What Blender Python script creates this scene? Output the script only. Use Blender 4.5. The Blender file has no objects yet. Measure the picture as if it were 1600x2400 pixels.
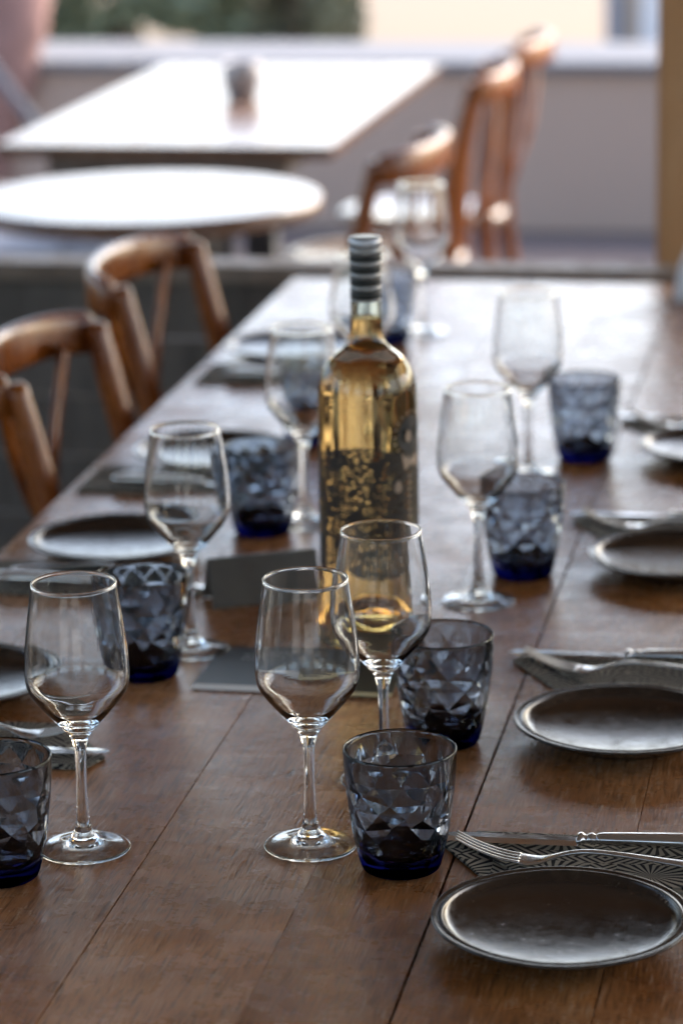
import bpy, bmesh, math, random
from mathutils import Vector, Matrix
random.seed(7)
R = math.radians
PI = math.pi
S = bpy.context.scene
COL = S.collection

# ------------------------------------------------------------------ camera
TT = 0.76                                   # height of the table top
pitch, roll, yaw = R(14.8), R(1.0), R(10.5)
fw = Vector((-math.sin(yaw)*math.cos(pitch), math.cos(yaw)*math.cos(pitch), -math.sin(pitch)))
rt = Vector((math.cos(yaw), math.sin(yaw), 0)); up = rt.cross(fw)
r2 = rt*math.cos(roll) - up*math.sin(roll); u2 = rt*math.sin(roll) + up*math.cos(roll)
cd = bpy.data.cameras.new("camera"); cam = bpy.data.objects.new("camera", cd); COL.objects.link(cam)
cam.matrix_world = Matrix(((r2.x, u2.x, -fw.x, 0), (r2.y, u2.y, -fw.y, 0), (r2.z, u2.z, -fw.z, 1.62), (0, 0, 0, 1)))
cd.sensor_fit = 'VERTICAL'; cd.sensor_height = 36; cd.sensor_width = 24; cd.lens = 105
cd.clip_start = 0.05; cd.clip_end = 500
cd.dof.use_dof = True; cd.dof.focus_distance = 2.32; cd.dof.aperture_fstop = 4.6; cd.dof.aperture_blades = 0
S.camera = cam

# ------------------------------------------------------------------ sky and sun
SUN_EL, SUN_AZ = R(38), R(38)              # azimuth measured from +Y towards +X
W = bpy.data.worlds.new("World"); S.world = W; W.use_nodes = True
wn = W.node_tree; wn.nodes.clear()
sky = wn.nodes.new('ShaderNodeTexSky'); sky.sky_type = 'NISHITA'; sky.sun_disc = False
sky.sun_elevation = SUN_EL; sky.sun_rotation = SUN_AZ; sky.air_density = 1.0; sky.dust_density = 3.5; sky.ozone_density = 1.5
bg = wn.nodes.new('ShaderNodeBackground'); bg.inputs[1].default_value = 0.15
wo = wn.nodes.new('ShaderNodeOutputWorld')
wn.links.new(sky.outputs[0], bg.inputs[0]); wn.links.new(bg.outputs[0], wo.inputs[0])
sd = bpy.data.lights.new("sun", 'SUN'); sd.energy = 0.6; sd.angle = R(18); sd.color = (1, .98, .94)
so = bpy.data.objects.new("sun", sd); COL.objects.link(so)
sdir = Vector((math.sin(SUN_AZ)*math.cos(SUN_EL), math.cos(SUN_AZ)*math.cos(SUN_EL), math.sin(SUN_EL)))
so.rotation_euler = (-sdir).to_track_quat('-Z', 'Y').to_euler()
S.view_settings.view_transform = 'Standard'; S.view_settings.look = 'None'
S.view_settings.gamma = 1; S.view_settings.use_curve_mapping = False
S.view_settings.exposure = 2.2
S.render.engine = 'CYCLES'
cy = S.cycles
cy.use_denoising = True; cy.max_bounces = 20; cy.transmission_bounces = 18; cy.glossy_bounces = 10
cy.diffuse_bounces = 5; cy.transparent_max_bounces = 16; cy.sample_clamp_indirect = 12; cy.blur_glossy = 0.4
cy.caustics_reflective = True; cy.caustics_refractive = True

# ------------------------------------------------------------------ node helper
class NT:
    def __init__(s, name):
        s.m = bpy.data.materials.new(name); s.m.use_nodes = True; s.t = s.m.node_tree; s.t.nodes.clear()
        s.out = s.t.nodes.new('ShaderNodeOutputMaterial')
    def n(s, typ, ins=None, **kw):
        nd = s.t.nodes.new('ShaderNode' + typ)
        for k, v in kw.items(): setattr(nd, k, v)
        for k, v in (ins or {}).items():
            if isinstance(v, bpy.types.NodeSocket): s.t.links.new(v, nd.inputs[k])
            else: nd.inputs[k].default_value = v
        return nd
    def coord(s, which='Object', scale=(1, 1, 1), rnd=0.0):
        tc = s.n('TexCoord').outputs[which]
        if rnd:
            oi = s.n('ObjectInfo').outputs['Random']
            off = s.n('Math', {0: oi, 1: rnd}, operation='MULTIPLY').outputs[0]
            tc = s.n('VectorMath', {0: tc, 1: off}, operation='ADD').outputs[0]
        return s.n('Mapping', {'Vector': tc, 'Scale': scale}).outputs[0]
    def noise(s, vec, scale, detail=4, rough=.55, dist=0):
        return s.n('TexNoise', {'Vector': vec, 'Scale': scale, 'Detail': detail, 'Roughness': rough, 'Distortion': dist}).outputs['Fac']
    def ramp(s, fac, stops):
        r = s.n('ValToRGB', {0: fac}); e = r.color_ramp.elements
        while len(e) < len(stops): e.new(.5)
        for el, (p, c) in zip(e, stops):
            el.position = p; el.color = tuple(c) + (1,) if len(c) == 3 else c
        return r.outputs[0]
    def mix(s, fac, a, b, blend='MIX'):
        m = s.n('Mix', {0: fac}, data_type='RGBA', blend_type=blend)
        for i, v in ((6, a), (7, b)):
            if isinstance(v, bpy.types.NodeSocket): s.t.links.new(v, m.inputs[i])
            else: m.inputs[i].default_value = tuple(v) + (1,) if len(v) == 3 else v
        return m.outputs[2]
    def math(s, op, a, b=0.0, c=0.0): return s.n('Math', {0: a, 1: b, 2: c}, operation=op).outputs[0]
    def bump(s, h, strength=.2, dist=.001, nrm=None):
        i = {'Height': h, 'Strength': strength, 'Distance': dist}
        if nrm: i['Normal'] = nrm
        return s.n('Bump', i).outputs[0]
    def done(s, shader): s.t.links.new(shader.outputs[0], s.out.inputs[0]); return s.m
    def pbr(s, **k):
        b = s.n('BsdfPrincipled')
        for key, v in k.items():
            key = key.replace('_', ' ')
            if isinstance(v, bpy.types.NodeSocket): s.t.links.new(v, b.inputs[key])
            else: b.inputs[key].default_value = (tuple(v) + (1,)) if isinstance(v, tuple) and len(v) == 3 else v
        return s.done(b)

def mat_table():
    t = NT('table_wood')
    v = t.coord('Object', rnd=13)
    base = t.noise(t.n('Mapping', {'Vector': v, 'Scale': (9, 1.3, 9)}).outputs[0], 1.0, 5, .6, .6)
    c = t.ramp(base, [(.30, (.28, .112, .040)), (.5, (.43, .190, .075)), (.72, (.53, .27, .12))])
    # crosswise figure and worn patches
    fig = t.noise(t.n('Mapping', {'Vector': v, 'Scale': (5, 22, 5)}).outputs[0], 1.0, 3, .5, .8)
    c = t.mix(t.ramp(fig, [(.35, (0, 0, 0)), (.75, (.6, .6, .6))]), c, (.19, .070, .028))
    pat = t.noise(v, 7, 4, .6, .3)
    c = t.mix(t.ramp(pat, [(.48, (0, 0, 0)), (.75, (.55, .55, .55))]), c, (.42, .25, .14))
    oi = t.n('ObjectInfo').outputs['Random']
    c = t.n('HueSaturation', {'Value': t.n('MapRange', {0: oi, 1: 0, 2: 1, 3: .84, 4: 1.16}).outputs[0], 'Saturation': t.n('MapRange', {0: oi, 1: 0, 2: 1, 3: 1.08, 4: .94}).outputs[0], 'Color': c}).outputs[0]
    # short pores along the plank
    g = t.noise(t.n('Mapping', {'Vector': v, 'Scale': (420, 34, 100)}).outputs[0], 1.0, 2, .6)
    pore = t.ramp(g, [(.33, (0, 0, 0)), (.50, (1, 1, 1))])
    c = t.mix(t.math('MULTIPLY', t.math('SUBTRACT', 1.0, pore), .6), c, (.06, .026, .012))
    hi = t.ramp(g, [(.58, (0, 0, 0)), (.72, (1, 1, 1))])
    c = t.mix(t.math('MULTIPLY', hi, .45), c, (.55, .40, .27))
    knot = t.n('TexVoronoi', {'Vector': t.n('Mapping', {'Vector': v, 'Scale': (7, 3.2, 7)}).outputs[0], 'Scale': 1.0}).outputs['Distance']
    c = t.mix(t.ramp(knot, [(.05, (.6, .6, .6)), (.11, (0, 0, 0))]), c, (.055, .03, .022))
    sc = t.noise(t.n('Mapping', {'Vector': v, 'Rotation': (0, 0, .7), 'Scale': (90, 5, 5)}).outputs[0], 1.0, 2, .5, .3)
    sc2 = t.noise(t.n('Mapping', {'Vector': v, 'Rotation': (0, 0, -1.1), 'Scale': (70, 4, 5)}).outputs[0], 1.0, 2, .5, .4)
    def line(q): return t.math('LESS_THAN', t.math('ABSOLUTE', t.math('SUBTRACT', q, .43)), .0035)
    scr = t.math('MULTIPLY', t.math('MAXIMUM', line(sc), line(sc2)), t.n('MapRange', {0: pat, 1: .45, 2: .6}).outputs[0])
    c = t.mix(t.math('MULTIPLY', scr, .35), c, (.55, .42, .30))
    wear = t.noise(v, 18, 5, .65)
    rg = t.n('MapRange', {0: wear, 1: .3, 2: .7, 3: .19, 4: .36}).outputs[0]
    b = t.bump(g, .5, .0008); b = t.bump(pat, .25, .003, b); b = t.bump(fig, .2, .002, b)
    return t.pbr(Base_Color=c, Roughness=rg, Normal=b, IOR=1.53)

def mat_wood(name, dark, mid, light, rough=.3, coat=.5, sc=1.0, rnd=7):
    t = NT(name); v = t.coord('Object', rnd=rnd)
    b = t.noise(t.n('Mapping', {'Vector': v, 'Scale': (30*sc, 30*sc, 6*sc)}).outputs[0], 1.0, 5, .6, .5)
    c = t.ramp(b, [(.3, dark), (.5, mid), (.75, light)])
    r = t.n('MapRange', {0: t.noise(v, 25, 4), 1: .3, 2: .7, 3: rough*.8, 4: rough*1.3}).outputs[0]
    return t.pbr(Base_Color=c, Roughness=r, Normal=t.bump(b, .1, .002), Coat_Weight=coat, Coat_Roughness=.12)

def mat_plain(name, col, rough=.6, metal=0.0, var=.15, nscale=20, bump=.1, bdist=.002, coat=0.0):
    t = NT(name); v = t.coord('Object', rnd=5)
    n = t.noise(v, nscale, 5, .6)
    c = t.mix(n, tuple(x*(1-var) for x in col), tuple(min(1, x*(1+var)) for x in col))
    return t.pbr(Base_Color=c, Roughness=rough, Metallic=metal, Normal=t.bump(n, bump, bdist), Coat_Weight=coat)

def mat_glass(name, col, ior=1.5, rough=0.0, streak=0):
    t = NT(name)
    i = {'Color': tuple(col) + (1,), 'IOR': ior, 'Roughness': rough}
    if streak:
        n = t.noise(t.coord('Object', (230, 230, 14), rnd=9), 1.0, 2)
        i['Normal'] = t.bump(n, streak, .0005)
    return t.done(t.n('BsdfGlass', i))

def mat_tumbler():
    t = NT('smoke_blue_glass')
    z = t.n('SeparateXYZ', {0: t.n('TexCoord').outputs['Object']}).outputs[2]
    f = t.n('MapRange', {0: z, 1: .007, 2: .021}).outputs[0]
    c = t.ramp(f, [(0, (.010, .013, .085)), (.5, (.05, .06, .12)), (1, (.72, .755, .80))])
    return t.done(t.n('BsdfGlass', {'Color': c, 'IOR': 1.5, 'Roughness': 0.0}))

def mat_plate():
    t = NT('dark_glazed_stoneware'); v = t.coord('Object', rnd=3)
    n = t.noise(v, 26, 6, .7, .2); fine = t.noise(v, 420, 3, .7)
    c = t.ramp(n, [(.3, (.018, .010, .006)), (.55, (.034, .021, .013)), (.8, (.075, .050, .034))])
    spot = t.ramp(fine, [(.62, (0, 0, 0)), (.72, (1, 1, 1))])
    c = t.mix(t.math('MULTIPLY', spot, .3), c, (.10, .075, .06))
    r = t.n('MapRange', {0: t.noise(v, 75, 6, .8, .3), 1: .34, 2: .68, 3: .09, 4: .29}).outputs[0]
    return t.pbr(Base_Color=c, Roughness=r, Normal=t.bump(fine, .16, .0006), IOR=1.48)

def mat_metal(name, col=(.62, .61, .60), rough=.16):
    t = NT(name); v = t.coord('Object')
    n = t.noise(t.n('Mapping', {'Vector': v, 'Scale': (30, 400, 30)}).outputs[0], 1.0, 3)
    sm = t.noise(v, 70, 4)
    r = t.n('MapRange', {0: sm, 1: .3, 2: .7, 3: rough*.7, 4: rough*1.7}).outputs[0]
    return t.pbr(Base_Color=col, Metallic=1.0, Roughness=r, Normal=t.bump(n, .05, .0004))

def mat_napkin():
    t = NT('printed_napkin'); v = t.coord('Object')
    wv = t.noise(v, 600, 2)
    def tiles(cell, ox, oy):
        s = t.n('SeparateXYZ', {0: t.n('Mapping', {'Vector': v, 'Location': (ox, oy, 0)}).outputs[0]})
        o = []
        for k in (0, 1):
            a = t.math('DIVIDE', s.outputs[k], cell); a = t.math('FRACT', a); o.append(t.math('SUBTRACT', a, .5))
        return o
    x, y = tiles(.075, .02, .031)
    ang = t.math('ARCTAN2', y, x)
    rays = t.math('SINE', t.math('MULTIPLY', ang, 22.0))
    ax, ay = t.math('ABSOLUTE', x), t.math('ABSOLUTE', y)
    chev = t.math('SINE', t.math('MULTIPLY', t.math('ADD', ax, ay), 62.0))
    sel = t.math('GREATER_THAN', t.math('MAXIMUM', ax, ay), .36)
    p = t.n('Mix', {0: sel, 2: rays, 3: chev}).outputs[0]
    f = t.n('MapRange', {0: p, 1: -.25, 2: .05}).outputs[0]
    c = t.mix(f, (.012, .012, .015), (.33, .305, .25))
    return t.pbr(Base_Color=c, Roughness=.95, Normal=t.bump(wv, .25, .0006), IOR=1.3)

def mat_label():
    # dark lace-like print on clear film
    t = NT('dark_lace_print'); v = t.coord('Object')
    s = t.n('SeparateXYZ', {0: v})
    ang = t.math('ARCTAN2', s.outputs[1], s.outputs[0])
    uv = t.n('CombineXYZ', {0: t.math('MULTIPLY', ang, .0475), 1: s.outputs[2], 2: 0.0}).outputs[0]
    wp = t.n('VectorMath', {0: uv, 1: t.n('VectorMath', {0: t.n('TexNoise', {'Vector': uv, 'Scale': 40.0, 'Detail': 2.0}).outputs['Color'], 1: (.012, .006, 0)}, operation='MULTIPLY').outputs[0]}, operation='ADD').outputs[0]
    a = t.n('TexVoronoi', {'Vector': t.n('Mapping', {'Vector': wp, 'Scale': (170, 330, 1)}).outputs[0], 'Scale': 1.0}, feature='DISTANCE_TO_EDGE').outputs['Distance']
    b = t.noise(t.n('Mapping', {'Vector': uv, 'Scale': (45, 70, 1)}).outputs[0], 1.0, 3, .6, .5)
    hole = t.math('MULTIPLY', t.math('GREATER_THAN', a, .17), t.math('GREATER_THAN', b, .43))
    # solid bands and arcs
    br = t.n('TexWave', {'Vector': uv, 'Scale': 17.0, 'Distortion': 4.0, 'Detail': 2.0}, bands_direction='Y').outputs['Fac']
    hole = t.math('MULTIPLY', hole, t.math('GREATER_THAN', br, .04))
    ink = t.n('BsdfPrincipled', {'Base Color': (.028, .02, .014, 1), 'Roughness': .5})
    tr = t.n('BsdfTransparent')
    m = t.n('MixShader', {0: hole, 1: ink.outputs[0], 2: tr.outputs[0]})
    return t.done(m)

M = dict(
    table=mat_table(),
    chair=mat_wood('varnished_bentwood', (.12, .026, .003), (.24, .064, .006), (.36, .115, .013), .24, .15, .8),
    seat=mat_wood('seat_wood', (.16, .10, .06), (.24, .16, .10), (.32, .22, .15), .2, .6, .6),
    outwood=mat_wood('outdoor_table_wood', (.10, .055, .035), (.15, .08, .05), (.20, .12, .08), .24, .25, .5),
    board=mat_wood('weathered_board', (.07, .056, .044), (.12, .10, .08), (.18, .15, .12), .6, 0, .5),
    rail=mat_wood('rail_wood', (.16, .115, .08), (.22, .165, .12), (.28, .215, .165), .55, 0, .5),
    post=mat_wood('post_wood', (.44, .24, .10), (.52, .29, .13), (.58, .34, .17), .55, 0, .5),
    clear=mat_glass('clear_glass', (.985, .99, .99), 1.5, streak=.05),
    bottle=mat_glass('bottle_glass', (.95, .97, .93), 1.5),
    wine=mat_glass('rose_wine', (.966, .75, .485), 1.34),
    tumbler=mat_tumbler(), plate=mat_plate(),
    steel=mat_metal('polished_steel'), napkin=mat_napkin(), label=mat_label(),
    capdark=mat_plain('capsule_dark', (.018, .022, .021), .5, .0, .1, 200, .05),
    capgrey=mat_plain('capsule_grey', (.36, .37, .37), .35, .5, .1, 200, .05),
    captop=mat_plain('capsule_top', (.5, .53, .58), .3, .6, .1, 200, .05),
    black=mat_plain('black_iron', (.02, .02, .022), .45, .2, .2, 40, .1),
    slate=mat_plain('dark_card', (.12, .113, .10), .42, .1, .25, 60, .15),
    pavefloor=mat_plain('terrace_concrete', (.50, .36, .275), .9, 0, .06, 1.3, .1, .003),
    decking=mat_plain('grey_decking', (.14, .105, .095), .95, 0, .2, 6, .2),
    infloor=mat_plain('dark_floor', (.20, .18, .16), .6, 0, .2, 3, .2),
    pale=mat_plain('pale_stone', (.18, .178, .187), .9, 0, .05, 4, .1),
    cream=mat_plain('cream_gravel', (.27, .205, .14), .95, 0, .03, 2, .1),
    greypaint=mat_plain('blue_grey_paint', (.27, .29, .34), .6, 0, .05, 3, .05),
    tan=mat_plain('tan_render', (.42, .34, .27), .8, 0, .06, 3, .1),
    white=mat_plain('white_paint', (.75, .74, .73), .5, 0, .03, 5, .05),
    sand=mat_plain('dry_ground', (.34, .29, .22), .95, 0, .2, .5, .3, .02),
    bark=mat_plain('reddish_bark', (.34, .19, .16), .85, 0, .45, 9, .6, .02),
    twig=mat_plain('brown_bark', (.09, .06, .04), .9, 0, .3, 20, .4, .01),
    zinc=mat_plain('ribbed_zinc', (.36, .33, .32), .4, .4, .2, 80, .1),
    linen=mat_plain('white_linen', (.78, .78, .78), .85, 0, .03, 300, .2, .001),
    cushion=mat_plain('grey_cushion', (.34, .34, .37), .9, 0, .08, 60, .2),
    ceil=mat_plain('ceiling_board', (.55, .50, .45), .8, 0, .15, 5, .1),
    plaster=mat_plain('interior_plaster', (.55, .50, .44), .85, 0, .06, 5, .1),
    reflection_blocker=mat_plain('blocker_canvas', (.10, .08, .06), .9, 0, .06, 5, .1),  # dark canvas of the added sky blocker
)
def leaf_mat(name, c1, c2):
    t = NT(name); oi = t.noise(t.coord('Object'), 9, 3)
    return t.pbr(Base_Color=t.mix(oi, c1, c2), Roughness=.55)
M['leafA'] = leaf_mat('dark_leaf', (.11, .13, .07), (.30, .33, .19))
M['leafB'] = leaf_mat('grey_green_leaf', (.12, .13, .085), (.26, .27, .17))

# ------------------------------------------------------------------ mesh helpers
def link(name, me, mat, parent=None, loc=None):
    o = bpy.data.objects.new(name, me); COL.objects.link(o)
    if mat: me.materials.append(mat)
    if parent: o.parent = parent
    if loc: o.location = loc
    return o
def mesh(name, vs, fs, smooth=True):
    me = bpy.data.meshes.new(name); me.from_pydata([tuple(v) for v in vs], [], fs); me.update()
    if smooth: me.polygons.foreach_set('use_smooth', [True]*len(me.polygons))
    return me
def tag(o, label, cat, group=None):
    o['label'] = label; o['category'] = cat
    if group: o['group'] = group
    return o
def thing(name, label, cat, loc=(0, 0, 0), rz=0, group=None):
    o = bpy.data.objects.new(name, None); COL.objects.link(o); o.empty_display_size = .05
    o.location = loc; o.rotation_euler = (0, 0, rz)
    return tag(o, label, cat, group)
def struct(o): o['kind'] = 'structure'; return o
def dup(root, loc, rz, label, group=None):
    r = root.copy(); COL.objects.link(r); r.location = loc; r.rotation_euler = (0, 0, rz); r['label'] = label
    if group: r['group'] = group
    for ch in root.children:
        c = ch.copy(); COL.objects.link(c); c.parent = r
        for g in ch.children:
            d = g.copy(); COL.objects.link(d); d.parent = c
    return r
def lathe(name, prof, seg=64, smooth=True):
    """surface of revolution; profile points (r,z) run so that normals point out; r=0 closes with a point"""
    vs, fs, rings = [], [], []
    for r, z in prof:
        if r < 1e-6: rings.append([len(vs)]); vs.append((0, 0, z))
        else:
            rings.append(list(range(len(vs), len(vs)+seg)))
            vs += [(r*math.cos(2*PI*k/seg), r*math.sin(2*PI*k/seg), z) for k in range(seg)]
    for a, b in zip(rings, rings[1:]):
        for k in range(seg):
            k2 = (k+1) % seg
            if len(a) == 1 and len(b) == 1: continue
            if len(a) == 1: fs.append((a[0], b[k2], b[k]))
            elif len(b) == 1: fs.append((a[k], a[k2], b[0]))
            else: fs.append((a[k], a[k2], b[k2], b[k]))
    return mesh(name, vs, fs, smooth)
def curve(pts, n=6):
    """Catmull-Rom through points of any dimension"""
    out = []; P = [pts[0]] + list(pts) + [pts[-1]]
    for i in range(1, len(P)-2):
        p0, p1, p2, p3 = P[i-1], P[i], P[i+1], P[i+2]
        for k in range(n):
            t = k/n
            out.append(tuple(.5*((2*b) + (-a+c)*t + (2*a-5*b+4*c-d)*t*t + (-a+3*b-3*c+d)*t**3) for a, b, c, d in zip(p0, p1, p2, p3)))
    out.append(tuple(pts[-1])); return out
def sweep(name, st, upv=(0, 0, 1), ns=12, power=1.0, smooth=True):
    """st: list of (x,y,z,a,b): a = half size along upv, b = half size across"""
    vs, fs = [], []; upv = Vector(upv)
    P = [Vector(s[:3]) for s in st]
    for i, s in enumerate(st):
        t = (P[min(i+1, len(P)-1)] - P[max(i-1, 0)]).normalized()
        n = (upv - t*upv.dot(t)).normalized(); b = t.cross(n)
        for k in range(ns):
            A = 2*PI*(k+.5)/ns; c, q = math.cos(A), math.sin(A)
            c = math.copysign(abs(c)**power, c); q = math.copysign(abs(q)**power, q)
            vs.append(P[i] + n*c*s[3] + b*q*s[4])
    for i in range(len(st)-1):
        for k in range(ns):
            k2 = (k+1) % ns; fs.append((i*ns+k, i*ns+k2, (i+1)*ns+k2, (i+1)*ns+k))
    fs.append(tuple(reversed(range(ns)))); fs.append(tuple(range((len(st)-1)*ns, len(st)*ns)))
    me = mesh(name, vs, fs, smooth)
    bm = bmesh.new(); bm.from_mesh(me); bmesh.ops.recalc_face_normals(bm, faces=bm.faces); bm.to_mesh(me); bm.free()
    return me
def box(name, x0, x1, y0, y1, z0, z1, bev=0.0, seg=2):
    bm = bmesh.new(); bmesh.ops.create_cube(bm, size=1)
    for v in bm.verts:
        v.co = Vector(((x0+x1)/2 + v.co.x*(x1-x0), (y0+y1)/2 + v.co.y*(y1-y0), (z0+z1)/2 + v.co.z*(z1-z0)))
    if bev: bmesh.ops.bevel(bm, geom=bm.edges[:], offset=bev, segments=seg, affect='EDGES')
    me = bpy.data.meshes.new(name); bm.to_mesh(me); bm.free(); return me
def boxes(name, L, bev=0.0):
    bm = bmesh.new()
    for b in L:
        me = box('tmp', *b, bev); bm.from_mesh(me); bpy.data.meshes.remove(me)
    me = bpy.data.meshes.new(name); bm.to_mesh(me); bm.free(); return me
def lattice_mesh(name, L, bev=0): return boxes(name, L, bev)
def plate_poly(name, pts, z0, z1, bev=.0004):
    bm = bmesh.new(); f = bm.faces.new([bm.verts.new((x, y, z0)) for x, y in pts])
    r = bmesh.ops.extrude_face_region(bm, geom=[f])
    for v in r['geom']:
        if isinstance(v, bmesh.types.BMVert): v.co.z = z1
    bmesh.ops.recalc_face_normals(bm, faces=bm.faces)
    if bev: bmesh.ops.bevel(bm, geom=bm.edges[:], offset=bev, segments=2, affect='EDGES')
    me = bpy.data.meshes.new(name); bm.to_mesh(me); bm.free(); return me

# ------------------------------------------------------------------ setting
g = struct(link('ground', mesh('ground', [(-150, -60, -.02), (150, -60, -.02), (150, 300, -.02), (-150, 300, -.02)], [(0, 1, 2, 3)]), M['sand']))
struct(link('terrace_floor', box('terrace_floor', -14, 9, 4.9, 9.62, -.015, 0), M['decking']))
pw = thing('parapet_wall', 'long low mauve grey wall with a broad pale top behind the outdoor tables', 'wall', (0, 9.6, 0))
link('wall', box('wall', -14, 9, .03, .60, 0, .519, .004), M['pavefloor'], pw)
for k in range(12): link('coping_stone', box('coping_stone', -14+k*1.917+.003, -14+(k+1)*1.917-.003, 0, .63, .52, .555, .006), M['pale'], pw)
struct(link('floor', box('floor', -4.2, 3.6, -4.2, 4.9, -.015, .004), M['infloor']))
ceil = struct(link('ceiling', box('ceiling', -4.2, 3.6, -4.2, 4.98, 2.65, 2.75), M['ceil']))
for k in range(9):
    y = 4.4 - k
    link('beam', box('beam', -4.1, 3.5, y, y+.12, 2.5, 2.648, .006), M['ceil'], ceil)
struct(link('wall_back', boxes('wall_back', [(-4.2, -3.0, -4.3, -4.2, 0, 2.65), (-.9, .3, -4.3, -4.2, 0, 2.65), (2.4, 3.6, -4.3, -4.2, 0, 2.65)]), M['plaster']))
struct(link('header_beam', box('header_beam', -4.2, 3.6, 4.72, 4.9, 2.32, 2.499, .006), M['post']))
for s, x in ((-1, -4.2), (1, 3.6)):
    wname = 'wall_left' if s < 0 else 'wall_right'
    L = [(x-.05, x+.05, -4.2, 4.7, 0, .9)] + [(x-.05, x+.05, y, y+.9, .9, 2.65) for y in (-4.2, -2.2, .2, 2.6)]
    L = [(x-.05, x+.05, -4.2, 4.7, 0, .9)] + [(x-.05, x+.05, a, b, .9, 2.65) for a, b in ((-4.2, -3.2), (-.7, .1), (2.5, 3.0))]
    struct(link(wname, boxes(wname, L), M['plaster']))

# added canvas out of view, shaped to keep sky out of near reflections
aw = thing('reflection_blocker', 'added dark canvas out of view above the near terrace, blocking sky reflections', 'reflection_blocker', (0, 4.95, 0))
link('canvas', mesh('canvas', [(-4, 0, 2.62), (3.5, 0, 2.62), (3.5, 1.5, 2.26), (-4, 1.5, 2.26), (-4, 0, 2.60), (3.5, 0, 2.60), (3.5, 1.5, 2.24), (-4, 1.5, 2.24)],
     [(0, 1, 2, 3), (7, 6, 5, 4), (0, 4, 5, 1), (1, 5, 6, 2), (2, 6, 7, 3), (3, 7, 4, 0)], False), M['reflection_blocker'], aw)
link('blocker_drop', box('blocker_drop', -4, 3.5, 1.502, 1.512, 1.88, 2.26), M['reflection_blocker'], aw)  # added drop, hem set low to darken reflections in the near plates

# low board wall behind the table, with rail and post
lw = thing('low_wall', 'low wall of stacked dark boards under a beige wooden rail behind the table', 'wall', (0, 4.8, 0))
link('rail', box('rail', -4.1, 3.5, -.045, .035, .727, .757, .004), M['rail'], lw)
bo = link('board', box('board', -4.1, 3.5, -.016, .016, 0, .098, .004), M['board'], lw, (0, 0, .01))
for k in range(1, 7):
    o = bo.copy(); COL.objects.link(o); o.location = (0, random.uniform(-.003, .003), .01+.103*k)
tag(link('wooden_post', box('wooden_post', -.372, -.295, -.06, .09, .0, 2.319, .008), M['post'], None, (0, 4.93, 0)),
    'square brown wooden post rising at the right edge behind the rail', 'post')
bpy.data.objects['wooden_post'].location = (.0, 4.95, 0)

# buildings beyond the terrace
struct(link('yard', box('yard', -16, 9, 10.24, 34, -.015, .004), M['cream']))
cb = thing('grey_panel', 'narrow blue grey wall panel between the cream yard and the tan wall', 'wall', (0, 15.0, 0))
link('panel', box('panel', -1.403, -1.322, .02, .28, .0, 1.25, .01), M['greypaint'], cb)
link('panel_cap', box('panel_cap', -1.41, -1.315, .0, .30, 1.2505, 1.29, .005), M['pale'], cb)
tb = thing('tan_building', 'tan rendered wall with a pale corner strip next to the wooden post', 'building', (0, 15.0, 0))
link('wall', box('wall', -1.32, 2.4, .0, .3, .0, 1.2, .01), M['tan'], tb)
link('corner_strip', box('corner_strip', -1.22, -1.12, -.12, -.003, .0, 1.2, .01), M['white'], tb)

def foliage(name, n, cx, cy, cz, rx, ry, rz_, size, seed, mat, parent, holes=()):
    rnd = random.Random(seed); vs, fs = [], []
    clumps = [(rnd.uniform(-1, 1), rnd.uniform(-1, 1), rnd.uniform(-1, 1), rnd.uniform(.25, .5)) for _ in range(16)]
    while len(fs) < n:
        a = rnd.choice(clumps); u = Vector((rnd.gauss(0, 1), rnd.gauss(0, 1), rnd.gauss(0, 1))).normalized()*a[3]*rnd.random()**.4
        p = Vector((a[0]*.7+u.x, a[1]*.7+u.y, a[2]*.7+u.z))
        p = Vector((cx+p.x*rx, cy+p.y*ry, cz+p.z*rz_))
        if p.z < .03 or any(abs(p.x-h[0]) < h[2] and abs(p.z-h[1]) < h[3] for h in holes): continue
        d = Vector((rnd.gauss(0, 1), rnd.gauss(0, 1), rnd.gauss(0, .7))).normalized(); e = d.cross(Vector((rnd.gauss(0, 1), rnd.gauss(0, 1), rnd.gauss(0, 1)))).normalized()
        s = size*rnd.uniform(.6, 1.3); i = len(vs)
        vs += [p-d*s, p-e*s*.4+d*s*.1, p+d*s, p+e*s*.4+d*s*.1]; fs.append((i, i+1, i+2, i+3))
    return link(name, mesh(name, vs, fs, False), mat, parent)
bushes = [(-4.15, .56, 'leafB', 'grey green bush at the far left above the pale parapet top'),
          (-3.72, .56, 'leafA', 'dark green bush second from the left beyond the pavement'),
          (-3.2, .56, 'leafA', 'dark green bush in the middle of the hedge above the outdoor table'),
          (-2.85, .42, 'leafB', 'olive green bush at the right end of the hedge, cream yard beside it')]
for i, (x, r, mt, lb) in enumerate(bushes):
    t = thing('bush', lb, 'bush', (x, 14.4, 0), 0, 'bushes beyond the pavement')
    holes = [(.10, .15, .15, .075), (.32, .12, .07, .05)] if i == 1 else [(-.42, .15, .16, .075), (-.2, .12, .07, .05)] if i == 2 else []
    foliage('crown', 5200, 0, 0, .50, r*.95, .35, .62, .045, 11+i, M[mt], t, holes)
    for k in range(3):
        a = k*2.1+i
        link('stem', sweep('stem', [(0, 0, -.02, .03, .03), (.05*math.cos(a), .05*math.sin(a), .4, .02, .02), (.18*math.cos(a), .15*math.sin(a), .95, .008, .008)], (0, 1, 0), 8), M['twig'], t)
tk = thing('tree_trunk', 'reddish leaning tree trunk at the top left corner, left of the outdoor table', 'tree', (0, 0, 0))
st = curve([(-3.02, 9.6, 0, .09, .09), (-2.98, 9.62, .3, .10, .11), (-2.90, 9.62, .6, .13, .14), (-2.93, 9.64, .85, .16, .17), (-3.3, 9.66, 1.2, .14, .14), (-4.3, 9.7, 1.9, .11, .11)], 5)
random.seed(3)
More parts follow.
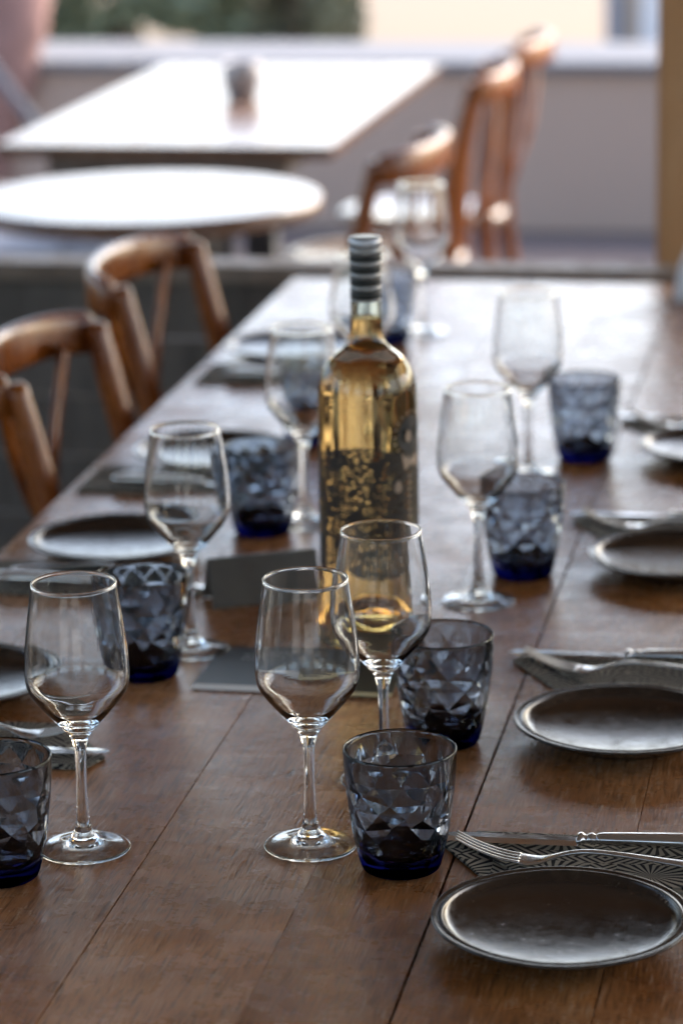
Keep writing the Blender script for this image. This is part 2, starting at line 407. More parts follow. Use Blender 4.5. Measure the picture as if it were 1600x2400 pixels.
link('trunk', sweep('trunk', [(a, b, c, d*random.uniform(.93, 1.07), e*random.uniform(.93, 1.07)) for a, b, c, d, e in st], (0, 1, 0), 14), M['bark'], tk)
foliage('crown', 4200, -4.9, 9.8, 2.75, 1.0, .9, .7, .06, 31, M['leafA'], tk)
for q in ((-4.5, 9.3, 2.5), (-5.2, 10.1, 2.7)):
    link('limb', sweep('limb', [(-4.1, 9.69, 1.8, .07, .07), ((q[0]-4.1)/2-.05, (q[1]+9.69)/2, 2.2, .05, .05), (q[0], q[1], q[2], .02, .02)], (0, 1, 0), 10), M['bark'], tk)
tag(link('pole', sweep('pole', [(-2.83, 9.1, .66, .018, .018), (-2.45, 9.3, .05, .018, .018), (-2.42, 9.32, .0, .02, .02)], (0, 1, 0), 10), M['pale']),
    'pale slanting pole leaning against the reddish trunk at the top left', 'pole')

# outdoor tables
rd = thing('round_table', 'round outdoor table with glossy white-looking top between the low wall and the rectangular table', 'table', (-1.395, 5.53, 0))
link('table_top', lathe('table_top', [(0, .716), (.325, .716), (.337, .720), (.340, .730), (.338, .745), (.334, .7492), (.330, .75), (.325, .75), (0, .75)][::1], 72), M['outwood'], rd)
link('pedestal', lathe('pedestal', [(0, .0), (.03, .0), (.03, .715), (0, .715)], 24), M['black'], rd)
for k in range(4):
    a = k*PI/2+.4
    link('foot', sweep('foot', [(.02*math.cos(a), .02*math.sin(a), .08, .02, .02), (.26*math.cos(a), .26*math.sin(a), .02, .015, .02)], (0, 0, 1), 8), M['black'], rd)
rc = thing('rectangular_table', 'long rectangular outdoor table with glossy white-looking top and a small pot on it', 'table', (-1.53, 7.04, 0))
for k in range(5):
    w = .74/5
    link('plank', box('plank', -.37+k*w+.0008, -.37+(k+1)*w-.0008, -.82, .74, .722, .75, .002), M['outwood'], rc)
link('apron', boxes('apron', [(-.26, .26, -.80, -.775, .68, .7215), (-.26, .26, .70, .725, .68, .7215), (-.26, -.235, -.774, .699, .68, .7215), (.235, .26, -.774, .699, .68, .7215)]), M['board'], rc)
for x, y in ((.19, -.70), (.05, -.70), (-.20, .62), (-.32, .62)):
    link('leg', box('leg', x-.033, x+.033, y-.033, y+.033, 0, .639, .004), M['black'], rc)
pt = thing('candle_pot', 'small dark ribbed pot standing on the rectangular outdoor table', 'pot', (-1.529, 7.04, .7505))
vs, fs = [], []
pr = lathe('pot_body', [(0, 0), (.034, 0), (.036, .003), (.037, .012), (.042, .028), (.046, .036), (.0465, .084), (.044, .088), (.041, .084), (.040, .03), (0, .02)], 48)
for v in pr.vertices:
    a = math.atan2(v.co.y, v.co.x); k = 1+.025*math.cos(a*24) if .02 < v.co.z < .079 and math.hypot(v.co.x, v.co.y) > .0415 else 1
    v.co.x *= k; v.co.y *= k
link('body', pr, M['zinc'], pt)
link('candle', lathe('candle', [(0, .028), (.031, .028), (.031, .05), (.02, .052), (0, .051)], 32), M['linen'], pt)

# ------------------------------------------------------------------ chairs
def make_chair(label, loc, rz, group):
    t = thing('bentwood_chair', label, 'chair', loc, rz, group)
    for s in (-1, 1):
        st = curve([(-.205, s*.187, .862, .0155, .0155), (-.185, s*.186, .78, .0175, .0175), (-.160, s*.187, .66, .018, .018), (-.150, s*.180, .46, .019, .019), (-.175, s*.185, .25, .018, .018), (-.235, s*.19, 0, .015, .015)], 5)
        st = [(st[0][0]-.001, st[0][1], st[0][2]+.006, .010, .010)] + st
        link('back_post', sweep('back_post', st, (0, 1, 0), 14), M['chair'], t)
    # top rail: wide bent board bulging backwards
    vs, fs = [], []; N = 28
    sec = [(-.008, -.026), (-.0095, -.019), (-.0095, .020), (-.006, .027), (0, .0295), (.006, .027), (.0095, .020), (.0095, -.019), (.008, -.026), (0, -.028)]
    for i in range(N+1):
        u = -1+2*i/N; a = u*1.42
        y = .200*math.sin(a)/math.sin(1.42); x = -.212-.072*(math.cos(a)-math.cos(1.42))/(1-math.cos(1.42))
        tx, ty = Vector((.072*math.sin(a)/(1-math.cos(1.42)), .204*math.cos(a)/math.sin(1.42))).normalized()
        nx, ny = -ty, tx; sag = -.008*abs(u)**2
        e = 1.0 if abs(u) < .93 else .8
        for d, h in sec: vs.append((x+nx*d, y+ny*d, (.858)+h*e*(1.08-.1*abs(u))+sag))
    m = len(sec)
    for i in range(N):
        for k in range(m): fs.append((i*m+k, i*m+(k+1) % m, (i+1)*m+(k+1) % m, (i+1)*m+k))
    fs += [tuple(reversed(range(m))), tuple(range(N*m, N*m+m))]
    me = mesh('top_rail', vs, fs); bm = bmesh.new(); bm.from_mesh(me); bmesh.ops.recalc_face_normals(bm, faces=bm.faces); bm.to_mesh(me); bm.free()
    link('top_rail', me, M['chair'], t)
    for s in (-1, 1):
        st = curve([(-.236, s*.145, .845, .013, .006), (-.238+.002*s, s*.085, .75, .013, .006), (-.225+.005*s, 0, .645, .013, .006), (-.190, -s*.09, .55, .013, .006), (-.155, -s*.15, .462, .013, .006)], 5)
        link('cross_strap', sweep('cross_strap', st, (0, 1, 0), 10, .7), M['chair'], t)
    prof = []
    seatp = lathe('seat', [(0, .435), (.19, .435), (.205, .440), (.209, .452), (.204, .464), (.185, .468), (.17, .466), (.12, .4600), (.06, .4580), (0, .4578)], 48)
    for v in seatp.vertices:
        k = 1.0 - .12*max(0, -v.co.x/.2); v.co.y *= k; v.co.x = v.co.x*1.0+.03
    link('seat', seatp, M['seat'], t)
    for s in (-1, 1):
        link('front_leg', sweep('front_leg', [(.16, s*.15, .436, .019, .019), (.18, s*.165, .25, .017, .017), (.20, s*.185, 0, .013, .013)], (0, 1, 0), 12), M['chair'], t)
        link('stretcher', sweep('stretcher', [(-.19, s*.178, .2, .009, .009), (.183, s*.168, .2, .009, .009)], (0, 0, 1), 8), M['chair'], t)
    return t
CG = 'bentwood chairs along the left side of the dining table'
OG = 'bentwood chairs beside the rectangular outdoor table'
c1 = make_chair('brown bentwood chair nearest the camera at the left edge, pushed to the dining table', (-.806, 3.53, 0), 0, CG)
dup(c1, (-.828, 4.145, 0), R(-3), 'brown bentwood chair behind the nearest one, at the far left end of the dining table')
dup(c1, (-1.085, 5.41, 0), PI+R(-4), 'bentwood chair just beyond the rail, its back right behind the tall far wine glass', OG)
dup(c1, (-1.10, 6.57, 0), PI+R(4), 'middle bentwood chair of the outdoor row, with tall crossed back showing', OG)
dup(c1, (-1.09, 7.2, 0), PI, 'farthest bentwood chair, only its top rail showing above the others', OG)

bn = thing('slatted_bench', 'low grey slatted bench half hidden behind the round outdoor table at left', 'bench', (-2.35, 7.55, 0), R(8))
for k in range(5): link('slat', box('slat', -.55, .5, -.25+k*.1, -.175+k*.1, .40, .425, .003), M['board'], bn)
for x in (-.5, .45):
    for y in (-.2, .2): link('leg', box('leg', x-.025, x+.025, y-.025, y+.025, 0, .399, .003), M['board'], bn)
st_ = thing('cushioned_stool', 'low stool with pale grey cushion left of the outdoor tables, under the round table edge', 'stool', (-1.95, 6.62, 0), 0, 'stools with pale cushions')
link('cushion', box('cushion', -.2, .13, -.17, .17, .41, .47, .02, 3), M['cushion'], st_)
for x in (-.15, .09):
    for y in (-.13, .13): link('leg', box('leg', x-.018, x+.018, y-.018, y+.018, 0, .409, .003), M['chair'], st_)
dup(st_, (-1.68, 6.64, 0), 0, 'low stool with pale grey cushion seen between the round table and the near chair rail')

# ------------------------------------------------------------------ dining table
dt = thing('dining_table', 'long brown wooden dining table of wide planks set with glasses and plates', 'table', (-.5075, 2.9, TT))
edges = [-.93, -.822, -.690, -.5575, -.4205, -.3175, -.181, -.085]
Y0, Y1 = 1.15, 4.64
gaps = [0, .00012, .00012, .0003, .0001, .0011, .0002, 0]
for i in range(7):
    x0, x1 = edges[i]+gaps[i], edges[i+1]-gaps[i+1]
    cx = (x0+x1)/2; dz = random.uniform(-.0004, 0)
    link('plank', box('plank', x0-cx, x1-cx, -(Y1-Y0)/2, (Y1-Y0)/2, -.034, 0, .0004), M['table'], dt, (cx+.5075, (Y0+Y1)/2-2.9, dz))
link('apron', boxes('apron', [(-.36, .36, -1.65, -1.62, -.13, -.0345), (-.36, .36, 1.62, 1.65, -.13, -.0345), (-.36, -.335, -1.619, 1.619, -.13, -.0345), (.335, .36, -1.619, 1.619, -.13, -.0345)]), M['table'], dt)
for x in (-.33, .33):
    for y in (-1.6, 1.6): link('leg', box('leg', x-.035, x+.035, y-.035, y+.035, -TT+.004, -.1305, .005), M['table'], dt)

# ------------------------------------------------------------------ wine glasses
def mk_wineglass():
    stem_top, stem_bot = (.0064, .0905), (.0118, .0098)
    out = curve([(.0062, .0895), (.0070, .0925), (.0092, .0962), (.0148, .1030), (.0205, .1095), (.0265, .1165), (.0345, .1262), (.0392, .1345), (.0409, .1450), (.0407, .156), (.0396, .171), (.0372, .190), (.0346, .208), (.0333, .2180)], 4)
    rim = curve([(.0334, .2186), (.0334, .2194), (.0329, .2201), (.0322, .2202), (.0317, .2196), (.0318, .2188)], 3)
    inn = curve([(.0321, .2180), (.0334, .208), (.0360, .190), (.0384, .171), (.0395, .156), (.0396, .1455), (.0378, .1358), (.0330, .1280), (.0248, .1187), (.0180, .1120), (.0120, .1062), (.0060, .1030), (.0, .1022)], 4)
    bowl = lathe('bowl', out+rim+inn, 96)
    stem = lathe('stem', curve([(.0110, .0100), (.0086, .0132), (.0068, .0175), (.0053, .026), (.0045, .040), (.0041, .058), (.0042, .072), (.0048, .083), (.0062, .0895)], 4), 48)
    foot = lathe('foot', curve([(0, .0048), (.008, .0044), (.016, .0032), (.025, .0014), (.032, .0002), (.0355, 0)], 4) + [(.0366, .0004), (.0370, .0011), (.0366, .0018)] + curve([(.0358, .0021), (.032, .0024), (.025, .0036), (.0185, .0053), (.0140, .0072), (.0110, .0100)], 4), 96)
    return bowl, stem, foot
wb, ws, wf = mk_wineglass()
WG = 'empty wine glasses on the dining table'
def wineglass(x, y, label, rz=0, first=[None]):
    if first[0] is None:
        t = thing('wine_glass', label, 'wine glass', (x, y, TT+.0004), rz, WG)
        link('bowl', wb, M['clear'], t); link('stem', ws, M['clear'], t); link('foot', wf, M['clear'], t)
        first[0] = t; return t
    k = len(bpy.data.objects); g = dup(first[0], (x, y, TT+.0004), k*1.7, label)
    q = 1+.006*math.sin(k*2.3); g.scale = (q, q, 1+.006*math.cos(k)); return g
wineglass(-.610, 2.148, 'empty wine glass at front left, standing alone beside the cut-off tumbler')
wineglass(-.433, 2.178, 'empty wine glass at front centre, its foot touching the front faceted tumbler')
wineglass(-.400, 2.335, 'empty wine glass directly in front of the bottle, its foot hidden by the front tumbler')
wineglass(-.3925, 2.868, 'empty wine glass right of the bottle, overlapping the tumbler behind it')
wineglass(-.404, 3.385, 'empty wine glass at right of centre, left of the farthest right-hand tumbler')
wineglass(-.644, 2.672, 'empty wine glass left of the dark tent card, behind the left tumbler')
wineglass(-.625, 3.150, 'empty wine glass just left of the bottle shoulder, in front of a tumbler')
wineglass(-.640, 3.62, 'empty wine glass hidden half behind the bottle neck')
wineglass(-.657, 4.215, 'empty farthest wine glass, its rim in front of the outdoor chairs')

# ------------------------------------------------------------------ faceted tumblers
def mk_tumbler(seed):
    rnd = random.Random(seed)
    def ro(z):
        P = [(0, .0275), (.003, .0292), (.012, .0318), (.03, .0355), (.055, .0391), (.075, .0407), (.093, .0415)]
        for (a, b), (c, d) in zip(P, P[1:]):
            if z <= c: return b+(d-b)*(z-a)/(c-a)
        return .0415
    seg = 96
    # body: smooth outer wall, rim, then faceted inner wall
    out = curve([(ro(z), z) for z in (.016, .03, .045, .06, .075, .088)], 3)
    top = [(.0414, .0905), (.0413, .0924), (.0407, .0930), (.0401, .0925), (.0397, .0905), (.0391, .0870)]
    prof = out+top
    vs, fs, sm = [], [], []
    for r, z in prof: vs += [(r*math.cos(2*PI*k/seg), r*math.sin(2*PI*k/seg), z) for k in range(seg)]
    for i in range(len(prof)-1):
        for k in range(seg):
            k2 = (k+1) % seg; fs.append((i*seg+k, i*seg+k2, (i+1)*seg+k2, (i+1)*seg+k)); sm.append(True)
    last = (len(prof)-1)*seg
    N = 12; sub = seg//N
    rows = [.0740, .0625, .0510, .0400, .0295, .0190]
    lat = []
    for j, z in enumerate(rows):
        row = []
        for k in range(N):
            a = 2*PI*(k+(.5 if j % 2 else 0))/N + (rnd.uniform(-.11, .11) if 0 < j else 0)
            zz = z+(rnd.uniform(-.003, .003) if 0 < j < len(rows)-1 else 0)
            r = ro(zz)-(.0026 if j == 0 else .0031+rnd.uniform(-.0003, .0010))
            row.append(len(vs)); vs.append((r*math.cos(a), r*math.sin(a), zz))
        lat.append(row)
    for k in range(N):
        a, b = lat[0][k], lat[0][(k+1) % N]; s = [last+(k*sub+i) % seg for i in range(sub+1)]; h = sub//2
        for i in range(h): fs.append((s[i], s[i+1], a)); sm.append(False)
        fs.append((s[h], b, a)); sm.append(False)
        for i in range(h, sub): fs.append((s[i], s[i+1], b)); sm.append(False)
    for j in range(len(rows)-1):
        A, B = lat[j], lat[j+1]
        for k in range(N):
            k2 = (k+1) % N
            if j % 2 == 0: fs += [(A[k], A[k2], B[k]), (A[k2], B[k2], B[k])]
            else: fs += [(A[k], B[k2], B[k]), (A[k], A[k2], B[k2])]
            sm += [False, False]
    me = bpy.data.meshes.new('body'); me.from_pydata(vs, [], fs); me.update(); me.polygons.foreach_set('use_smooth', sm)
    # base: inner faceted floor, outer rounded heel, shallow punt
    bv = [vs[i] for i in lat[-1]]; bf = []; bs = []
    mid = []
    for k in range(N):
        a = 2*PI*(k+.5)/N; r = .0165+rnd.uniform(-.002, .002); mid.append(len(bv)); bv.append((r*math.cos(a), r*math.sin(a), .0130+rnd.uniform(-.0010, .0022)))
    c = len(bv); bv.append((0, 0, .0150))
    ring = [(i, math.atan2(bv[i][1], bv[i][0])) for i in range(N)]
    for k in range(N):
        k2 = (k+1) % N
        # last lattice row index 5 is odd: vertices sit at half steps, like mid
        bf += [(k, k2, mid[k]), (k2, mid[k2], mid[k]), (mid[k], mid[k2], c)]; bs += [False]*3
    hp = [(0, .0022), (.012, .0020), (.021, .0012), (.0245, 0), (.0268, .0002), (.0283, .0014), (.0295, .0040), (.0306, .0080), (.03185, .0125), (ro(.016), .016)]
    o0 = len(bv); bv.append((0, 0, hp[0][1]))
    rs = [None]
    for r, z in hp[1:]:
        rs.append(len(bv)); bv += [(r*math.cos(2*PI*k/seg), r*math.sin(2*PI*k/seg), z) for k in range(seg)]
    for k in range(seg):
        k2 = (k+1) % seg; bf.append((o0, rs[1]+k2, rs[1]+k)); bs.append(True)
        for i in range(1, len(rs)-1):
            bf.append((rs[i]+k, rs[i]+k2, rs[i+1]+k2, rs[i+1]+k)); bs.append(True)
    mb = bpy.data.meshes.new('base'); mb.from_pydata(bv, [], bf); mb.update(); mb.polygons.foreach_set('use_smooth', bs)
    for q in (me, mb):
        for v in q.vertices: v.co *= 1.06
    return me, mb
tb_, tbase = mk_tumbler(5)
TG = 'smoky blue faceted tumblers on the dining table'
def tumbler(x, y, label, rz, first=[None]):
    if first[0] is None:
        t = thing('tumbler', label, 'tumbler', (x, y, TT+.0004), rz, TG)
        link('body', tb_, M['tumbler'], t); link('base', tbase, M['tumbler'], t); first[0] = t; return t
    return dup(first[0], (x, y, TT+.0004), rz, label)
tumbler(-.355, 2.143, 'smoky faceted tumbler at front centre, touching the wine glass foot', .2)
tumbler(-.365, 2.440, 'smoky faceted tumbler right of the bottle front, second of the right-hand row', 1.1)
tumbler(-.3605, 2.972, 'smoky faceted tumbler behind the wine glass right of the bottle, third of the right-hand row', 2.3)
tumbler(-.348, 3.482, 'smoky faceted tumbler farthest back on the right, beside the far cutlery', 3.6)
tumbler(-.670, 2.592, 'smoky faceted tumbler behind the front left wine glass', 4.4)
tumbler(-.664, 3.105, 'smoky faceted tumbler standing behind the dark tent card', 5.1)
tumbler(-.660, 2.083, 'smoky faceted tumbler cut off by the left edge of the photo', .8)
tumbler(-.690, 3.53, 'smoky faceted tumbler behind the wine glass left of the bottle shoulder', 1.9)
tumbler(-.697, 4.14, 'smoky faceted tumbler behind the bottle neck, only its blue base showing', 2.9)

# ------------------------------------------------------------------ bottle
bt = thing('wine_bottle', 'large clear rose wine bottle with dark lace print and striped grey capsule', 'bottle', (-.480, 2.735, TT+.0004), 0)
ob = curve([(.0448, .0), (.0470, .003), (.0476, .012)], 3) + [(.0476, .10), (.0476, .235)] + curve([(.0476, .238), (.0468, .251), (.0432, .2645), (.0362, .2755), (.0262, .2840), (.0190, .2915), (.0160, .301), (.0150, .315), (.0145, .335), (.0142, .389)], 5)
ib = curve([(.0117, .3895), (.0120, .335), (.0124, .315), (.0134, .3025), (.0163, .2935), (.0235, .2865), (.0335, .2785), (.0405, .2670), (.0440, .2535), (.0449, .240)], 5) + [(.0449, .235), (.0449, .10)] + curve([(.0449, .022), (.0440, .013), (.0405, .010), (.0350, .016), (.0290, .028), (.0200, .040), (.0100, .0455), (0, .047)], 4)
pb = [(0, .042), (.0100, .0405), (.0190, .0350), (.0270, .0230), (.0330, .0110), (.0375, .0030), (.0410, .0004)]
link('glass', lathe('glass', pb+ob+ib, 96), M['bottle'], bt)
iw = [(r+.0001 if r > .001 else r, z-.0001) for r, z in ib if z < .316]
link('wine', lathe('wine', list(reversed(iw)) + [(.0128, .3162), (.012, .3158), (0, .3158)], 96), M['wine'], bt)
# capsule with stripes
zs = [.3325, .3350, .3425, .3480, .3545, .3600, .3660, .3710, .3765, .3845]
for i in range(len(zs)-1):
    r0 = .01465 if zs[i] < .37 else .0152
    dk = i % 2 == 1
    rr = .00012 if dk else 0
    link('capsule_stripe' if dk else 'capsule_band', lathe('stripe', [(.0143, zs[i]), (r0+rr, zs[i]), (r0+rr, zs[i+1]-.00005), (.0143, zs[i+1]-.00005)], 48), M['capdark' if dk else 'capgrey'], bt)
link('capsule_top', lathe('capsule_top', [(.0143, .3845), (.0154, .3847), (.0157, .387), (.0156, .3905), (.0148, .3925), (.013, .3930), (0, .3928)], 48), M['captop'], bt)
def wrap(name, poly, r, mat):      # flat outline (arc length, z) wrapped on the bottle
    N = len(poly); cx = sum(p[0] for p in poly)/N; cz = sum(p[1] for p in poly)/N
    pts = [(cx, cz)]+list(poly)
    vs = [(r*math.cos(a/.0476), r*math.sin(a/.0476), z) for a, z in pts]
    vs += [((r-.00025)*math.cos(a/.0476), (r-.00025)*math.sin(a/.0476), z) for a, z in pts]
    fs = [(0, 1+i, 1+(i+1) % N) for i in range(N)] + [(N+1, N+2+(i+1) % N, N+2+i) for i in range(N)]
    fs += [(1+i, N+2+i, N+2+(i+1) % N, 1+(i+1) % N) for i in range(N)]
    return link(name, mesh(name, vs, fs, False), mat, bt)
seg = 96; a0, a1 = R(-205), R(25); vs = []; fs = []; nz = 2
for k in range(seg+1):
    a = a0+(a1-a0)*k/seg; zt = .196+.004*math.sin(a*3); zb = .074+.004*math.sin(a*2.3+1)
    for z in (zb, zt): vs.append((.04785*math.cos(a), .04785*math.sin(a), z))
for k in range(seg): fs.append((2*k, 2*k+2, 2*k+3, 2*k+1))
link('label', mesh('label', vs, fs), M['label'], bt)
# emblem: camera looks along about +100 deg; right silhouette is at about -0.05 rad from +X
A0 = -.018
M['inkdark'] = mat_plain('dark_ink', (.014, .014, .016), .5); M['inkpale'] = mat_plain('pale_ink', (.33, .24, .17), .5)
wrap('emblem', [(A0+.0185*math.cos(k*PI/16), .208+.0185*math.sin(k*PI/16)) for k in range(32)], .0481, M['inkdark'])
wrap('emblem_letter', [(A0-.005+.004*math.cos(k*PI/8), .207+.006*math.sin(k*PI/8)) for k in range(16)], .0483, M['inkpale'])
for k in range(20):
    a = k*2*PI/20; c, s = math.cos(a), math.sin(a); p = []
    for u, w in ((-.0010, -.0013), (.0010, -.0013), (.0010, .0013), (-.0010, .0013)):
        rr = .0222+w; p.append((A0+rr*c-u*s, .208+rr*s+u*c))
    wrap('ring_mark', p, .0481, M['inkpale'])
wrap('pale_patch', [(A0-.014, .1885), (A0+.012, .1870), (A0+.012, .1745), (A0-.011, .1750)], .0484, M['inkpale'])
wrap('droplet', [(A0-.019+.0042*math.cos(k*PI/8)*(1-.3*math.sin(k*PI/8)), .160+.006*math.sin(k*PI/8)) for k in range(16)], .0484, M['inkpale'])
random.seed(21)
for k in range(12):
    z = .166-k*.0066; w = random.uniform(.0012, .0022)
    wrap('side_mark', [(A0-.004-w, z), (A0-.004+w, z+.0012), (A0-.004+w*.6, z+.0045), (A0-.004-w*.8, z+.0038)], .0484, M['inkpale'])

# ------------------------------------------------------------------ plates
pprof = [(0, .0045), (.03, .0046), (.052, .0050), (.0555, .0050), (.056, .0012), (.0570, .0), (.0585, .0), (.0600, .0012), (.0620, .0050)] + \
    curve([(.066, .0062), (.0760, .0080), (.0850, .0118), (.0915, .0150), (.0942, .0166)], 3) + [(.0950, .0175), (.0950, .0186), (.0943, .0193), (.0932, .0193)] + \
    curve([(.0920, .0187), (.0895, .0185), (.0876, .0190), (.0866, .0186), (.0852, .0165), (.0825, .0142), (.0785, .0125), (.0720, .0113), (.060, .0098), (.042, .0083), (.022, .0073), (0, .0069)], 5)
pm = lathe('plate', pprof, 96)
rnd = random.Random(4)
for v in pm.vertices:      # hand-thrown waviness
    a = math.atan2(v.co.y, v.co.x); r = math.hypot(v.co.x, v.co.y)
    v.co.z += .00035*math.sin(2*a+1)*(r/.095)**2+.0002*math.sin(5*a)*(r/.095)**3
P0 = link('plate', pm, M['plate'], None, (-.217, 2.020, TT+.0003))
PG = 'dark glazed plates at the place settings'
tag(P0, 'dark brown glazed plate at the bottom right corner, nearest the camera', 'plate', PG)
for x, y, rz, lb in [(-.212, 2.469, 1.0, 'dark brown glazed plate second from the front on the right side'),
                     (-.201, 3.011, 2.0, 'dark brown glazed plate third from the front on the right side, cut by the edge'),
                     (-.189, 3.500, 3.0, 'dark brown glazed plate farthest back on the right edge of the photo'),
                     (-.803, 3.003, 4.0, 'dark glazed plate on the left with white shine, left of the tent card'),
                     (-.830, 2.517, 5.0, 'dark glazed plate cut off by the left edge, behind the front left wine glass'),
                     (-.790, 3.413, 5.6, 'dark glazed plate on the left behind the wine glass and tumbler, third from front'),
                     (-.815, 4.035, .6, 'dark glazed plate farthest back on the left, near the second chair')]:
    o = P0.copy(); COL.objects.link(o); o.location = (x, y, TT+.0003); o.rotation_euler = (0, 0, rz); o['label'] = lb

# ------------------------------------------------------------------ cutlery (tip at local origin, handle towards +X)
def mk_fork():
    hs = curve([(.048, 0, .0035, .0010, .0105), (.056, 0, .0022, .0011, .0118), (.066, 0, .0028, .0012, .0088), (.076, 0, .0060, .0014, .0045), (.090, 0, .0098, .0017, .0030), (.105, 0, .0112, .0018, .0030), (.13, 0, .0098, .0018, .0036), (.16, 0, .0068, .0017, .0050), (.185, 0, .0042, .0016, .0068), (.198, 0, .0030, .0014, .0060), (.203, 0, .0028, .0008, .0025)], 4)
    handle = sweep('handle', hs, (0, 0, 1), 14, .85)
    tines = []
    for k in range(4):
        y = (k-1.5)*.0056
        ts = curve([(.0, y*.92, .0205, .0004, .0005), (.004, y*.93, .0180, .0008, .0010), (.015, y*.96, .0125, .0009, .0013), (.030, y, .0070, .0010, .0015), (.042, y, .0042, .0010, .0017), (.050, y, .0033, .0010, .0019)], 3)
        tines.append(sweep('tine', ts, (0, 0, 1), 8, .8))
    return handle, tines
fh, ft = mk_fork()
def mk_knife():
    vs = []; fs = []
    bl = curve([(.0, -.0015), (.003, -.0062), (.012, -.0090), (.04, -.0100), (.085, -.0098), (.112, -.0092)], 4)
    tp = [(x, y) for x, y in bl]; N = len(tp)
    for x, y in tp:
        yy = .0085 if x > .012 else .0085*(1-((.012-x)/.012)**2)-.001
        vs += [(x, y, .0020), (x, (y+yy)/2, .0030), (x, yy, .0031), (x, yy, .0016), (x, (y+yy)/2, .0013)]
    for i in range(N-1):
        for k in range(5): fs.append((i*5+k, i*5+(k+1) % 5, (i+1)*5+(k+1) % 5, (i+1)*5+k))
    fs += [tuple(reversed(range(5))), tuple(range((N-1)*5, N*5))]
    me = mesh('blade', vs, fs, False); bm = bmesh.new(); bm.from_mesh(me); bmesh.ops.recalc_face_normals(bm, faces=bm.faces); bm.to_mesh(me); bm.free()
    hs = curve([(.111, 0, .0045, .0032, .0085), (.114, 0, .0050, .0045, .0085), (.118, 0, .0048, .0030, .0048), (.122, 0, .0052, .0044, .0060), (.126, 0, .0050, .0034, .0050), (.131, 0, .0055, .0045, .0066), (.16, 0, .0060, .0052, .0075), (.20, 0, .0066, .0058, .0090), (.222, 0, .0066, .0055, .0088), (.228, 0, .0066, .0025, .0045)], 4)
    return me, sweep('handle', hs, (0, 0, 1), 16, .8)
kb, kh = mk_knife()
def mk_napkin():
    lo = plate_poly('fold', [(.0, .062), (.012, .092), (.262, .094), (.262, -.024), (.052, -.024)], 0, .0022, .0008)
    hi = plate_poly('fold', [(.014, .064), (.024, .0905), (.258, .091), (.258, -.020), (.085, -.018)], .0024, .0042, .0008)
    hi2 = plate_poly('fold', [(.10, .004), (.115, .028), (.250, .030), (.250, -.016), (.12, -.014)], .0044, .0058, .0006)
    return lo, hi, hi2
nlo, nhi, nhi2 = mk_napkin()
def setting(x, y, rz, words, kz=.0, first={}):
    """napkin with knife and fork; x,y is the napkin's pointed end near the table middle"""
    ca, sa = math.cos(rz), math.sin(rz)
    def L(u, v): return (x+u*ca-v*sa, y+u*sa+v*ca)
    px, py = L(0, 0)
    if not first:
        n = thing('napkin', 'x', 'napkin', (px, py, TT+.0004), rz, 'patterned napkins under the cutlery')
        for m_ in (nlo, nhi, nhi2): link('fold', m_, M['napkin'], n)
        k = thing('knife', 'x', 'knife', (0, 0, 0), 0, 'table knives on the napkins')
        link('blade', kb, M['steel'], k); link('handle', kh, M['steel'], k)
        f = thing('fork', 'x', 'fork', (0, 0, 0), 0, 'forks on the napkins')
        link('handle', fh, M['steel'], f)
        for t_ in ft: link('tine', t_, M['steel'], f)
        first.update(n=n, k=k, f=f)
    else:
        n = dup(first['n'], (px, py, TT+.0004), rz, ''); k = dup(first['k'], (0, 0, 0), 0, ''); f = dup(first['f'], (0, 0, 0), 0, '')
    zt = TT+.0062
    kx, ky = L(-.005, .0655); fx, fy = L(.016, .024)
    k.location = (kx, ky, zt-.0002); k.rotation_euler = (0, 0, rz+R(.3))
    f.location = (fx, fy, zt-.0005); f.rotation_euler = (0, 0, rz+R(-.5))
    n['label'] = 'black and cream patterned napkin ' + words
    k['label'] = 'steel table knife lying on the napkin ' + words
    f['label'] = 'steel fork crossing the napkin ' + words
setting(-.329, 2.128, R(.5), 'above the nearest right-hand plate')
setting(-.335, 2.612, R(-1), 'above the second right-hand plate')
setting(-.333, 3.125, R(-1), 'above the third right-hand plate')
setting(-.323, 3.610, R(-1), 'above the farthest right-hand plate')
setting(-.650, 2.418, R(183), 'below the plate cut by the left edge')
setting(-.672, 2.925, R(180), 'below the shiny left plate beside the tent card')
setting(-.655, 3.345, R(180), 'below the third left-hand plate')
setting(-.650, 3.935, R(180), 'below the farthest left-hand plate')

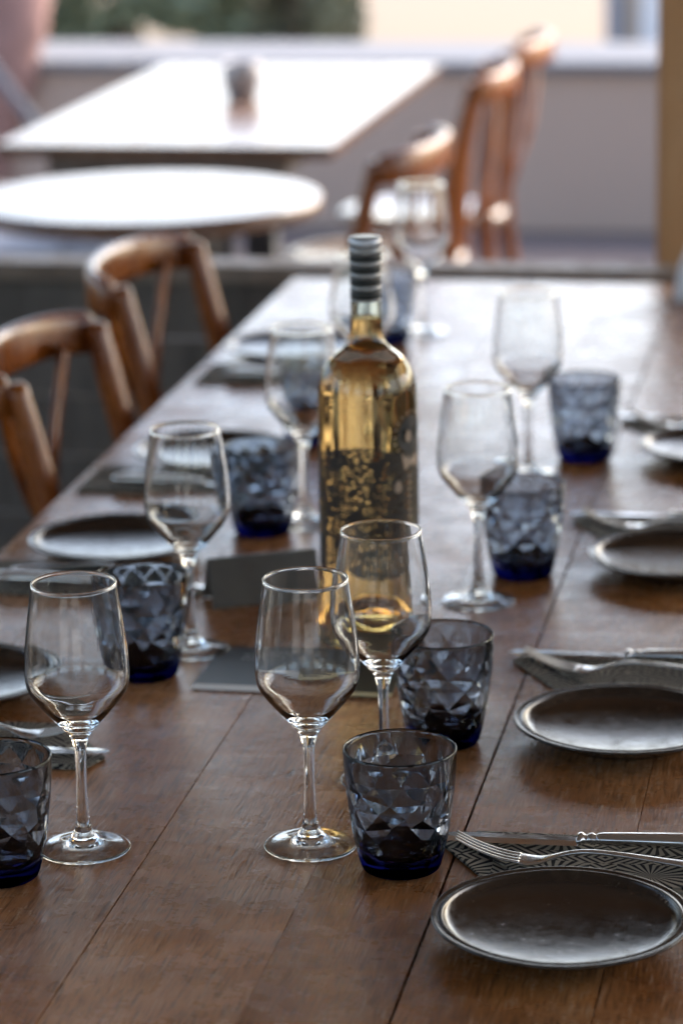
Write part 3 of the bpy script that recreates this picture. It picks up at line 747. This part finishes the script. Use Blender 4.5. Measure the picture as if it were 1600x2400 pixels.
# ------------------------------------------------------------------ tent card, leaflets, linen
tc = thing('tent_card', 'dark grey folded tent card standing left of the bottle', 'card', (-.612, 2.853, TT+.0004), R(27))
for s in (-1, 1):
    vs = []
    for d in (0, .0016):
        for x, z in ((-.057, 0), (.057, 0), (.057, .047), (-.057, .047)):
            yy = s*(.021*(1-z/.047)+d); vs.append((x, yy, z))
    me = mesh('panel', vs, [(0, 1, 2, 3), (7, 6, 5, 4), (0, 4, 5, 1), (1, 5, 6, 2), (2, 6, 7, 3), (3, 7, 4, 0)], False)
    bm = bmesh.new(); bm.from_mesh(me); bmesh.ops.recalc_face_normals(bm, faces=bm.faces); bm.to_mesh(me); bm.free()
    link('front_panel' if s < 0 else 'back_panel', me, M['slate'], tc)
def mat_leaflet(name, c0, c1, border, edge):
    t = NT(name); v = t.coord('Object'); s = t.n('SeparateXYZ', {0: v})
    n = t.noise(t.n('Mapping', {'Vector': v, 'Scale': (1, 4, 1)}).outputs[0], 30, 4)
    c = t.mix(t.n('MapRange', {0: t.math('ADD', s.outputs[1], t.math('MULTIPLY', n, .03)), 1: -.05, 2: .08}).outputs[0], c0, c1)
    c = t.mix(t.math('LESS_THAN', s.outputs[1], edge), c, border)
    return t.pbr(Base_Color=c, Roughness=.5, IOR=1.4)
M['paperA'] = mat_leaflet('slate_print', (.16, .20, .23), (.014, .02, .024), (.80, .80, .78), -.050)
M['paperB'] = mat_leaflet('olive_print', (.045, .045, .03), (.018, .02, .016), (.55, .48, .28), -.055)
M['ink'] = mat_plain('pale_text', (.35, .36, .36), .5)
lf = tag(link('leaflet', box('leaflet', -.068, .068, -.064, .066, 0, .0012, .0003), M['paperA'], None, (-.549, 2.617, TT+.0004)), 'slate blue printed leaflet with white border lying left of the front wine glasses', 'leaflet')
lf2 = tag(link('leaflet', box('leaflet', -.042, .046, -.064, .066, 0, .0012, .0003), M['paperB'], None, (-.476, 2.612, TT+.0018)), 'dark olive printed leaflet with cream edge lying in front of the bottle', 'leaflet')
for (o_, x, y, w) in [(lf2, -.025, -.035, .035), (lf2, -.025, -.025, .028), (lf2, -.025, -.015, .032), (lf, -.04, .040, .05), (lf, -.04, .028, .03)]:
    for k in range(6):
        link('text_mark', box('text_mark', x+k*w/6, x+(k+.62)*w/6, y, y+.004, .00125, .0014), M['ink'], o_)
tag(link('folded_napkin', lathe('folded_napkin', [(0, 0), (.05, 0), (.052, .01), (.04, .06), (.018, .105), (.004, .12), (0, .12)], 7), M['linen'], None, (-.268, 4.52, TT+.0004)),
    'white folded napkin standing at the far right end of the table', 'napkin')
